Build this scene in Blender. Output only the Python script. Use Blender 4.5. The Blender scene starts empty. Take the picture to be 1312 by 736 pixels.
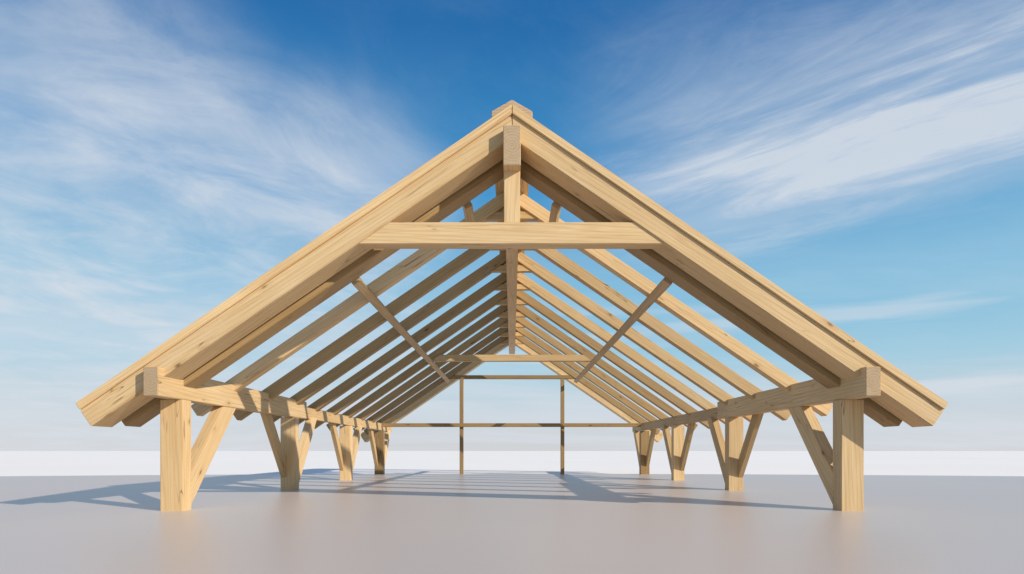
import bpy, bmesh, math, random
from mathutils import Vector, Matrix
random.seed(4)
scene=bpy.context.scene
scene.view_settings.view_transform='Standard'
scene.view_settings.look='None'
scene.view_settings.exposure=0
H=0.77; SL=0.685
SUN_EL=math.radians(25); SUN_DIR=Vector((0.82,-0.575,0)).normalized()  # towards sun

# ---------- node helpers
def N(nt,t,**k):
    n=nt.nodes.new(t)
    for a,b in k.items(): setattr(n,a,b)
    return n
def setin(n,d):
    for k,v in d.items(): n.inputs[k].default_value=v
def math_(nt,op,a,b=None,c=None,clamp=False):
    n=nt.nodes.new('ShaderNodeMath'); n.operation=op; n.use_clamp=clamp
    for i,v in enumerate((a,b,c)):
        if v is None: continue
        if isinstance(v,(int,float)): n.inputs[i].default_value=v
        else: nt.links.new(v,n.inputs[i])
    return n.outputs[0]
def ramp(nt,fac,stops,interp='LINEAR'):
    r=nt.nodes.new('ShaderNodeValToRGB'); r.color_ramp.interpolation=interp
    e=r.color_ramp.elements
    while len(e)<len(stops): e.new(0.5)
    for i,(p,c) in enumerate(stops):
        e[i].position=p; e[i].color=(c,c,c,1) if isinstance(c,(int,float)) else (*c,1)
    nt.links.new(fac,r.inputs[0]); return r.outputs[0]
def mix(nt,fac,a,b,bt='MIX'):
    m=nt.nodes.new('ShaderNodeMix'); m.data_type='RGBA'; m.blend_type=bt
    for s,v in ((m.inputs[0],fac),(m.inputs[6],a),(m.inputs[7],b)):
        if isinstance(v,(int,float)): s.default_value=v
        elif isinstance(v,tuple): s.default_value=(*v,1)
        else: nt.links.new(v,s)
    return m.outputs[2]

# ---------- wood
def wood(name,end=False,tone=1.0):
    m=bpy.data.materials.new(name); m.use_nodes=True; nt=m.node_tree
    b=nt.nodes['Principled BSDF']; L=nt.links.new
    tc=N(nt,'ShaderNodeTexCoord'); oi=N(nt,'ShaderNodeObjectInfo')
    off=math_(nt,'MULTIPLY',oi.outputs['Random'],37.0)
    cmb=N(nt,'ShaderNodeCombineXYZ'); 
    for i in range(3): L(off,cmb.inputs[i])
    add=N(nt,'ShaderNodeVectorMath',operation='ADD'); L(tc.outputs['Object'],add.inputs[0]); L(cmb.outputs[0],add.inputs[1])
    def mp(s):
        q=N(nt,'ShaderNodeMapping'); q.inputs['Scale'].default_value=s; L(add.outputs[0],q.inputs[0]); return q.outputs[0]
    def noise(v,sc,det=4,dist=0,rough=.55):
        q=N(nt,'ShaderNodeTexNoise'); setin(q,{'Scale':sc,'Detail':det,'Distortion':dist,'Roughness':rough}); L(v,q.inputs['Vector']); return q.outputs[0]
    if not end:
        g=noise(mp((0.42,13,13)),2.2,7,0.5,.68)
        col=ramp(nt,g,[(0.25,(0.49,0.32,0.15)),(0.42,(0.63,0.45,0.235)),(0.6,(0.71,0.53,0.30)),(0.78,(0.61,0.43,0.23))])
        big=noise(mp((0.4,1.6,1.6)),1.3,3,0.4)
        col=mix(nt,ramp(nt,big,[(0.38,0.0),(0.72,0.55)]),col,(0.53,0.35,0.165))
        gray=noise(mp((0.6,2,2)),0.9,3)
        col=mix(nt,ramp(nt,gray,[(0.5,0.0),(0.8,0.35)]),col,(0.58,0.47,0.33))
        w=N(nt,'ShaderNodeTexWave',wave_type='BANDS',bands_direction='DIAGONAL'); setin(w,{'Scale':4.5,'Distortion':7.0,'Detail':3.0,'Detail Scale':0.8})
        L(mp((0.12,2.8,2.8)),w.inputs['Vector'])
        col=mix(nt,math_(nt,'MULTIPLY',ramp(nt,w.outputs[1],[(0.0,1.0),(0.3,0.0)]),0.25),col,(0.36,0.205,0.09))
        cn=noise(mp((0.28,4,4)),1.5,2,0.2)
        cr=math_(nt,'ABSOLUTE',math_(nt,'SUBTRACT',cn,0.5))
        crm=ramp(nt,cr,[(0.0,1.0),(0.007,0.0)])
        br=ramp(nt,noise(mp((1.0,2,2)),1.5,2),[(0.53,0.0),(0.59,1.0)])
        crm=math_(nt,'MULTIPLY',crm,br)
        col=mix(nt,math_(nt,'MULTIPLY',crm,0.8),col,(0.12,0.07,0.03))
        v=N(nt,'ShaderNodeTexVoronoi'); v.inputs['Scale'].default_value=1.0; L(mp((1.5,3.6,3.6)),v.inputs['Vector'])
        kd=math_(nt,'ADD',v.outputs['Distance'],math_(nt,'MULTIPLY',math_(nt,'SUBTRACT',g,0.5),0.12))
        sep=N(nt,'ShaderNodeSeparateColor'); L(v.outputs['Color'],sep.inputs[0])
        on=math_(nt,'GREATER_THAN',sep.outputs[0],0.5)
        k1=math_(nt,'MULTIPLY',ramp(nt,kd,[(0.035,1.0),(0.09,0.0)]),on)
        k2=math_(nt,'MULTIPLY',ramp(nt,kd,[(0.06,1.0),(0.24,0.0)]),on)
        col=mix(nt,math_(nt,'MULTIPLY',k2,0.32),col,(0.43,0.25,0.105))
        col=mix(nt,math_(nt,'MULTIPLY',k1,0.8),col,(0.17,0.09,0.04))
        hgt=math_(nt,'SUBTRACT',g,math_(nt,'MULTIPLY',crm,1.2))
        rough=0.60
    else:
        w=N(nt,'ShaderNodeTexWave',wave_type='RINGS',rings_direction='X'); setin(w,{'Scale':9.0,'Distortion':3.0,'Detail':3.0}); 
        L(tc.outputs['Object'],w.inputs['Vector'])
        g=noise(mp((1,1,1)),14,5)
        col=mix(nt,math_(nt,'MULTIPLY',w.outputs[1],0.5),(0.46,0.34,0.21),(0.30,0.20,0.11))
        col=mix(nt,ramp(nt,g,[(0.35,0.0),(0.7,0.6)]),col,(0.45,0.36,0.25))
        hgt=g; rough=0.8
    var=math_(nt,'MULTIPLY',math_(nt,'ADD',math_(nt,'MULTIPLY',oi.outputs['Random'],0.22),0.85),tone)
    vc=N(nt,'ShaderNodeCombineColor')
    L(var,vc.inputs[0])
    L(math_(nt,'MULTIPLY',var,1-0.14*(1-tone)),vc.inputs[1]); L(math_(nt,'MULTIPLY',var,1-0.40*(1-tone)),vc.inputs[2])
    col=mix(nt,1.0,col,vc.outputs[0],'MULTIPLY')
    L(col,b.inputs['Base Color']); b.inputs['Roughness'].default_value=rough
    b.inputs['Specular IOR Level'].default_value=0.2
    bp=N(nt,'ShaderNodeBump'); setin(bp,{'Strength':0.3,'Distance':0.008}); L(hgt,bp.inputs['Height']); L(bp.outputs[0],b.inputs['Normal'])
    return m
WOOD=wood('planed_timber'); END=wood('timber_end_grain',True); DARK=wood('dark_timber',tone=0.45)  # DARK: same timber in a much darker tone, for rear members
MID=wood('half_shade_timber',tone=0.80); MIDR=wood('deep_shade_timber',tone=0.56)  # same timber darkened: shade under the roof put into the colour

root=bpy.data.objects.new('timber_pavilion',None); scene.collection.objects.link(root)
root.location=(0,8.0,0)
root['label']='pale timber open gable pavilion frame on smooth grey floor'
root['category']='pavilion'

def finish(name,bm,M,label=None,bev=0.007,mat=None):
    bmesh.ops.remove_doubles(bm,verts=bm.verts,dist=1e-5)
    bmesh.ops.dissolve_limit(bm,angle_limit=0.001,verts=bm.verts,edges=bm.edges)
    bmesh.ops.recalc_face_normals(bm,faces=bm.faces)
    for f in bm.faces: f.material_index=1 if abs(f.normal.x)>0.75 else 0
    if bev: bmesh.ops.bevel(bm,geom=list(bm.edges),offset=bev,segments=2,affect='EDGES',clamp_overlap=True)
    me=bpy.data.meshes.new(name); bm.to_mesh(me); bm.free()
    me.materials.append(mat or WOOD); me.materials.append(END)
    o=bpy.data.objects.new(name,me); scene.collection.objects.link(o)
    o.parent=root
    o.matrix_parent_inverse=Matrix.Identity(4); o.matrix_basis=Matrix.Translation(-root.location)@M
    if label: o['label']=label
    return o

def beam(name,p0,p1,w,h,up=Vector((0,0,1)),cuts=(),label=None,bev=0.007,mat=None):
    p0=Vector(p0);p1=Vector(p1); a=(p1-p0); Ln=a.length; a.normalize()
    y=Vector(up).cross(a).normalized(); z=a.cross(y).normalized()
    M=Matrix((a,y,z)).transposed().to_4x4(); M.translation=p0
    Mi=M.inverted()
    bm=bmesh.new(); bmesh.ops.create_cube(bm,size=1)
    for v in bm.verts: v.co=Vector(((v.co.x+.5)*Ln,v.co.y*w,v.co.z*h))
    for pt,no in cuts:
        lp=Mi@Vector(pt); ln=(Mi.to_3x3()@Vector(no)).normalized()
        r=bmesh.ops.bisect_plane(bm,geom=bm.verts[:]+bm.edges[:]+bm.faces[:],plane_co=lp,plane_no=ln,clear_outer=True)
        ed=[e for e in bm.edges if e.is_boundary]
        if ed: bmesh.ops.holes_fill(bm,edges=ed,sides=0)
    return finish(name,bm,M,label,bev,mat)

def rafter(s,y0,t,ct,hp,xt,name='rafter',label=None,mat=None):
    n=Vector((s*SL,0,1)).normalized()
    def P(x): return Vector((s*x,y0+t/2,ct-SL*x+H))-n*hp/2
    return beam(name,P(xt),P(-0.6),t,hp,n,cuts=[((s*0.002,0,0),(-s,0,0))],label=label,mat=mat)

PY=[8.0,12.16,16.32,20.48]
for s in (-1,1):
    for i,py in enumerate(PY):
        x=s*4.365
        beam('post',(x,py+.11,-0.01),(x,py+.11,1.43),.22,.29,up=(1,0,0),mat=DARK if i==3 else None)
        for d in (-1,1):
            if i==0 and d<0: continue
            yf=py+.22 if d>0 else py
            if i==0: xb,wb,hb,low,run=s*4.335,.155,.31,.20,.98
            elif d>0: xb,wb,hb,low,run=s*4.33,.14,.24,.16,.85
            else: xb,wb,hb,low,run=s*4.45,.10,.22,.42,.85
            c0=Vector((xb,yf-d*.10,low-.10/run)); c1=c0+Vector((0,d,1/run))*2.2
            beam('brace',c0,c1,wb,hb,cuts=[((0,yf-d*.03,0),(0,-d,0)),((0,0,1.49 if i>0 else 1.47),(0,0,1)),((0,0,0.03),(0,0,-1))],mat=MID if (d<0 or s>0 and i>0) else None)
    beam('wall_plate',(s*4.33,7.48,1.605),(s*4.33,12.9,1.605),.18,.35)
    beam('wall_plate',(s*4.36,12.912,1.568),(s*4.36,22.3,1.568),.12,.24,mat=MID,label='slimmer rear length of the wall plate')
    for i in range(10):
        y=8.12+i*1.386
        if i==0: rafter(s,8.06,.33,4.09,.29,5.16,mat=MIDR)  # shaded underside of the second rafter put into its wood colour
        else: rafter(s,y,.17,4.04,.185,4.90,mat=MIDR if i>(1 if s<0 else 4) else (MID if i>1 else None))
        if i>0: beam('spacer_block',(s*.10,y+.085,3.60+H),(s*.46,y+.085,3.60+H),.12,.12,mat=MID)
    for y0,back in ((7.60,0),(21.75,1)):
        rafter(s,y0,.40,4.096,.235,5.26,'gable_rafter','thick outermost rafter at the open gable')
        rafter(s,y0-.03 if not back else y0,.45,4.21,.095,5.30,'verge_board')
    n=Vector((s*SL,0,1)).normalized()
    for X,ye,wd,nm in ((2.12,20.7,.125,'purlin'),(0.605,9.66,.11,'ridge_strut')):
        Z=3.765-SL*X+H-(.02 if X<1 else 0)
        beam(nm,(s*X,8.42,Z),(s*X,ye,Z),wd,.105,up=n,mat=MID)
beam('ridge_beam',(0,7.47,3.66+H),(0,22.1,3.66+H),.21,.48,label='ridge beam with exposed weathered end')
bm=bmesh.new()
prof=[(0,4.295),(-.25,4.15),(-.25,3.95),(.25,3.95),(.25,4.15)]
v0=[bm.verts.new((0,-x,z)) for x,z in prof]; v1=[bm.verts.new((14.3,-x,z)) for x,z in prof]
bm.faces.new(v0); bm.faces.new(v1)
for i in range(5): bm.faces.new((v0[i],v0[(i+1)%5],v1[(i+1)%5],v1[i]))
M=Matrix(((0,-1,0,0),(1,0,0,7.63),(0,0,1,H),(0,0,0,1)))
finish('ridge_cap',bm,M)
beam('king_post',(0,7.74,3.43+H),(0,7.74,2.78+H),.20,.22,up=(0,-1,0))
bd=3.81+.01
cut=[((s*bd/SL,0,H),(s*SL,0,1)) for s in (-1,1)]
beam('collar_tie',(-2.4,7.72,2.66+H),(2.4,7.72,2.66+H),.20,.265,cuts=cut,label='broad front collar tie between the gable rafters')
cb=3.84
cut2=[((s*cb/SL,0,H),(s*SL,0,1)) for s in (-1,1)]
beam('collar_tie',(-2.6,16.52,2.45+H),(2.6,16.52,2.45+H),.16,.17,cuts=cut2,mat=MID)
beam('collar_tie',(-2.6,20.68,2.44+H),(2.6,20.68,2.44+H),.14,.12,cuts=cut2,mat=DARK)
beam('tie_beam',(-4.24,20.59,1.62),(4.24,20.59,1.62),.14,.12,mat=DARK)
for s in (-1,1):
    beam('prop',(s*1.67,20.68,-.01),(s*1.67,20.68,2.39+H),.12,.13,up=(0,-1,0),label='slender dark upright prop',mat=DARK)

# ---------- ground
def disc(name,R,c,z,seg,mat):
    bm=bmesh.new(); bmesh.ops.create_circle(bm,cap_ends=True,segments=seg,radius=R)
    for v in bm.verts: v.co+=Vector((c[0],c[1],z))
    me=bpy.data.meshes.new(name); bm.to_mesh(me); bm.free(); me.materials.append(mat)
    o=bpy.data.objects.new(name,me); scene.collection.objects.link(o); o['kind']='structure'; return o
mg=bpy.data.materials.new('pale_ground'); mg.use_nodes=True; nt=mg.node_tree; b=nt.nodes['Principled BSDF']
tc=N(nt,'ShaderNodeTexCoord'); q=N(nt,'ShaderNodeTexNoise'); setin(q,{'Scale':0.05,'Detail':5.0}); nt.links.new(tc.outputs['Object'],q.inputs[0])
nt.links.new(ramp(nt,q.outputs[0],[(0.3,(0.94,0.90,0.85)),(0.7,(0.97,0.935,0.885))]),b.inputs['Base Color']); b.inputs['Roughness'].default_value=1
b.inputs['Specular IOR Level'].default_value=0.0
mf=bpy.data.materials.new('smooth_grey_floor'); mf.use_nodes=True; nt=mf.node_tree; b=nt.nodes['Principled BSDF']
tc=N(nt,'ShaderNodeTexCoord'); q=N(nt,'ShaderNodeTexNoise'); setin(q,{'Scale':0.15,'Detail':3.0}); nt.links.new(tc.outputs['Object'],q.inputs[0])
nt.links.new(ramp(nt,q.outputs[0],[(0.3,(0.58,0.50,0.45)),(0.7,(0.61,0.525,0.47))]),b.inputs['Base Color'])
b.inputs['Roughness'].default_value=0.35
b.inputs['Specular IOR Level'].default_value=0.6
disc('ground',6000,(0,0),-.03,128,mg)
disc('floor',60,(0,-39),0,512,mf)

# ---------- sky
w=bpy.data.worlds.new('World'); scene.world=w; w.use_nodes=True; nt=w.node_tree; L=nt.links.new
bg=nt.nodes['Background']
sky=N(nt,'ShaderNodeTexSky'); sky.sky_type='NISHITA'; sky.sun_disc=False; sky.sun_elevation=SUN_EL
sky.sun_rotation=math.atan2(SUN_DIR.x,SUN_DIR.y)
tc=N(nt,'ShaderNodeTexCoord'); sp=N(nt,'ShaderNodeSeparateXYZ'); L(tc.outputs['Generated'],sp.inputs[0])
dx,dy,dz=sp.outputs
zz=math_(nt,'MAXIMUM',dz,0.0)
K=10
def c(r,g,b_):
    f=lambda v:((v/255)/12.92 if v/255<=.04045 else ((v/255+.055)/1.055)**2.4)
    return (f(r),f(g),f(b_))
grad=ramp(nt,zz,[(0.0,c(213,214,217)),(0.05,c(200,212,221)),(0.13,c(166,207,227)),(0.24,c(112,186,222)),(0.38,c(66,150,206)),(0.56,c(36,110,174)),(1.0,c(22,68,132))])
gk=N(nt,'ShaderNodeVectorMath',operation='SCALE'); L(grad,gk.inputs[0]); gk.inputs['Scale'].default_value=K
base=mix(nt,0.93,sky.outputs[0],gk.outputs[0])
den=math_(nt,'ADD',zz,0.14)
cv=N(nt,'ShaderNodeCombineXYZ'); L(math_(nt,'DIVIDE',dx,den),cv.inputs[0]); L(math_(nt,'DIVIDE',dy,den),cv.inputs[1])
def cloud(rot,scale,nscale,lo,hi,loc,det=8,dist=0.5,rough=.5):
    m1=N(nt,'ShaderNodeMapping'); m1.inputs['Rotation'].default_value=(0,0,rot); m1.inputs['Location'].default_value=loc; L(cv.outputs[0],m1.inputs[0])
    m2=N(nt,'ShaderNodeMapping'); m2.inputs['Scale'].default_value=scale; L(m1.outputs[0],m2.inputs[0])
    q=N(nt,'ShaderNodeTexNoise'); setin(q,{'Scale':nscale,'Detail':float(det),'Roughness':rough,'Distortion':dist}); L(m2.outputs[0],q.inputs[0])
    return ramp(nt,q.outputs[0],[(lo,0.0),(hi,1.0)],'EASE')
def blob(d,r0,r1):
    v=Vector(d).normalized()
    dt=N(nt,'ShaderNodeVectorMath',operation='DOT_PRODUCT'); L(tc.outputs['Generated'],dt.inputs[0]); dt.inputs[1].default_value=v
    return ramp(nt,dt.outputs['Value'],[(math.cos(math.radians(r0)),0.0),(math.cos(math.radians(r1)),1.0)],'EASE')
def dirp(x,y): return (x-656,800,578-y)
def band(p,q_,w0,w1):
    nn=Vector(dirp(*p)).cross(Vector(dirp(*q_))).normalized()
    dt=N(nt,'ShaderNodeVectorMath',operation='DOT_PRODUCT'); L(tc.outputs['Generated'],dt.inputs[0]); dt.inputs[1].default_value=nn
    return ramp(nt,math_(nt,'ABSOLUTE',dt.outputs['Value']),[(math.sin(math.radians(w1)),1.0),(math.sin(math.radians(w0)),0.0)],'EASE')
r1=cloud(math.radians(34),(0.5,1.0,1),1.3,0.30,0.66,(0.6,0.3,0),10,.4,.6)
r2=cloud(math.radians(36),(0.55,1.8,1),2.3,0.38,0.72,(2.6,1.3,0),10,.7,.66)
bank=math_(nt,'MULTIPLY',band((840,250),(1312,110),10,1),blob(dirp(1240,150),32,8))
bank2=math_(nt,'MULTIPLY',band((700,140),(1100,20),6,0),blob(dirp(980,70),16,3))
right=math_(nt,'MULTIPLY',math_(nt,'ADD',math_(nt,'MULTIPLY',r2,0.60),math_(nt,'MULTIPLY',r1,0.42)),math_(nt,'ADD',bank,math_(nt,'MULTIPLY',bank2,0.4)))
right=math_(nt,'ADD',right,math_(nt,'MULTIPLY',bank,0.20))
l1=cloud(math.radians(-50),(0.8,0.9,1),1.4,0.32,0.74,(3.1,1.7,0),9,0.4,.58)
l2=cloud(math.radians(-40),(0.9,1.3,1),2.6,0.34,0.76,(1.1,4.7,0),10,0.6,.64)
ml=math_(nt,'MAXIMUM',math_(nt,'MULTIPLY',blob(dirp(170,80),10,0),0.65),math_(nt,'MAXIMUM',blob(dirp(60,400),25,1),math_(nt,'MAXIMUM',blob(dirp(400,310),15,1),blob(dirp(200,230),15,1))))
left=math_(nt,'MULTIPLY',ml,math_(nt,'ADD',math_(nt,'MULTIPLY',l1,0.42),math_(nt,'ADD',math_(nt,'MULTIPLY',l2,0.36),0.22)))
rest=blob((0,-1,0.5),95,60)
cl=math_(nt,'ADD',left,right)
cl=math_(nt,'ADD',cl,math_(nt,'MULTIPLY',math_(nt,'MULTIPLY',r1,rest),0.5))
cl=math_(nt,'ADD',cl,math_(nt,'MULTIPLY',l2,0.06),clamp=True)
haze=cloud(0,(0.25,0.6,1),1.0,0.33,0.70,(7,3,0),8,.5,.6)
lowm=ramp(nt,zz,[(0.0,0.9),(0.2,0.45),(0.36,0.0)])
cl=math_(nt,'MAXIMUM',cl,math_(nt,'MULTIPLY',haze,lowm))
# thin level bands low in the sky
hm=N(nt,'ShaderNodeMapping'); hm.inputs['Scale'].default_value=(1.6,1.6,20); L(tc.outputs['Generated'],hm.inputs[0])
hq=N(nt,'ShaderNodeTexNoise'); setin(hq,{'Scale':1.0,'Detail':6.0,'Roughness':.5,'Distortion':.3}); L(hm.outputs[0],hq.inputs[0])
hb=math_(nt,'MULTIPLY',ramp(nt,hq.outputs[0],[(0.48,0.0),(0.66,0.75)],'EASE'),ramp(nt,zz,[(0.02,0.0),(0.08,1.0),(0.2,0.6),(0.27,0.0)]))
cl=math_(nt,'MAXIMUM',cl,hb)
cc=tuple(v*K for v in c(217,223,231))
fin=mix(nt,math_(nt,'MINIMUM',cl,0.85),base,cc)
L(fin,bg.inputs[0]); bg.inputs[1].default_value=1.0/K

sd=bpy.data.lights.new('sun','SUN'); sd.energy=5.0; sd.angle=math.radians(0.6); sd.color=(1,.90,.76)
so=bpy.data.objects.new('sun',sd); scene.collection.objects.link(so); so.location=(20,-20,20)
tow=(SUN_DIR*math.cos(SUN_EL)+Vector((0,0,math.sin(SUN_EL))))
so.rotation_euler=tow.to_track_quat('Z','Y').to_euler()

cd=bpy.data.cameras.new('camera'); co=bpy.data.objects.new('camera',cd); scene.collection.objects.link(co)
co.location=(0,0,H); co.rotation_euler=(math.pi/2,0,0)
cd.sensor_width=36; cd.lens=800/1312*36; cd.shift_y=(578-368)/1312; cd.clip_end=20000
scene.camera=co
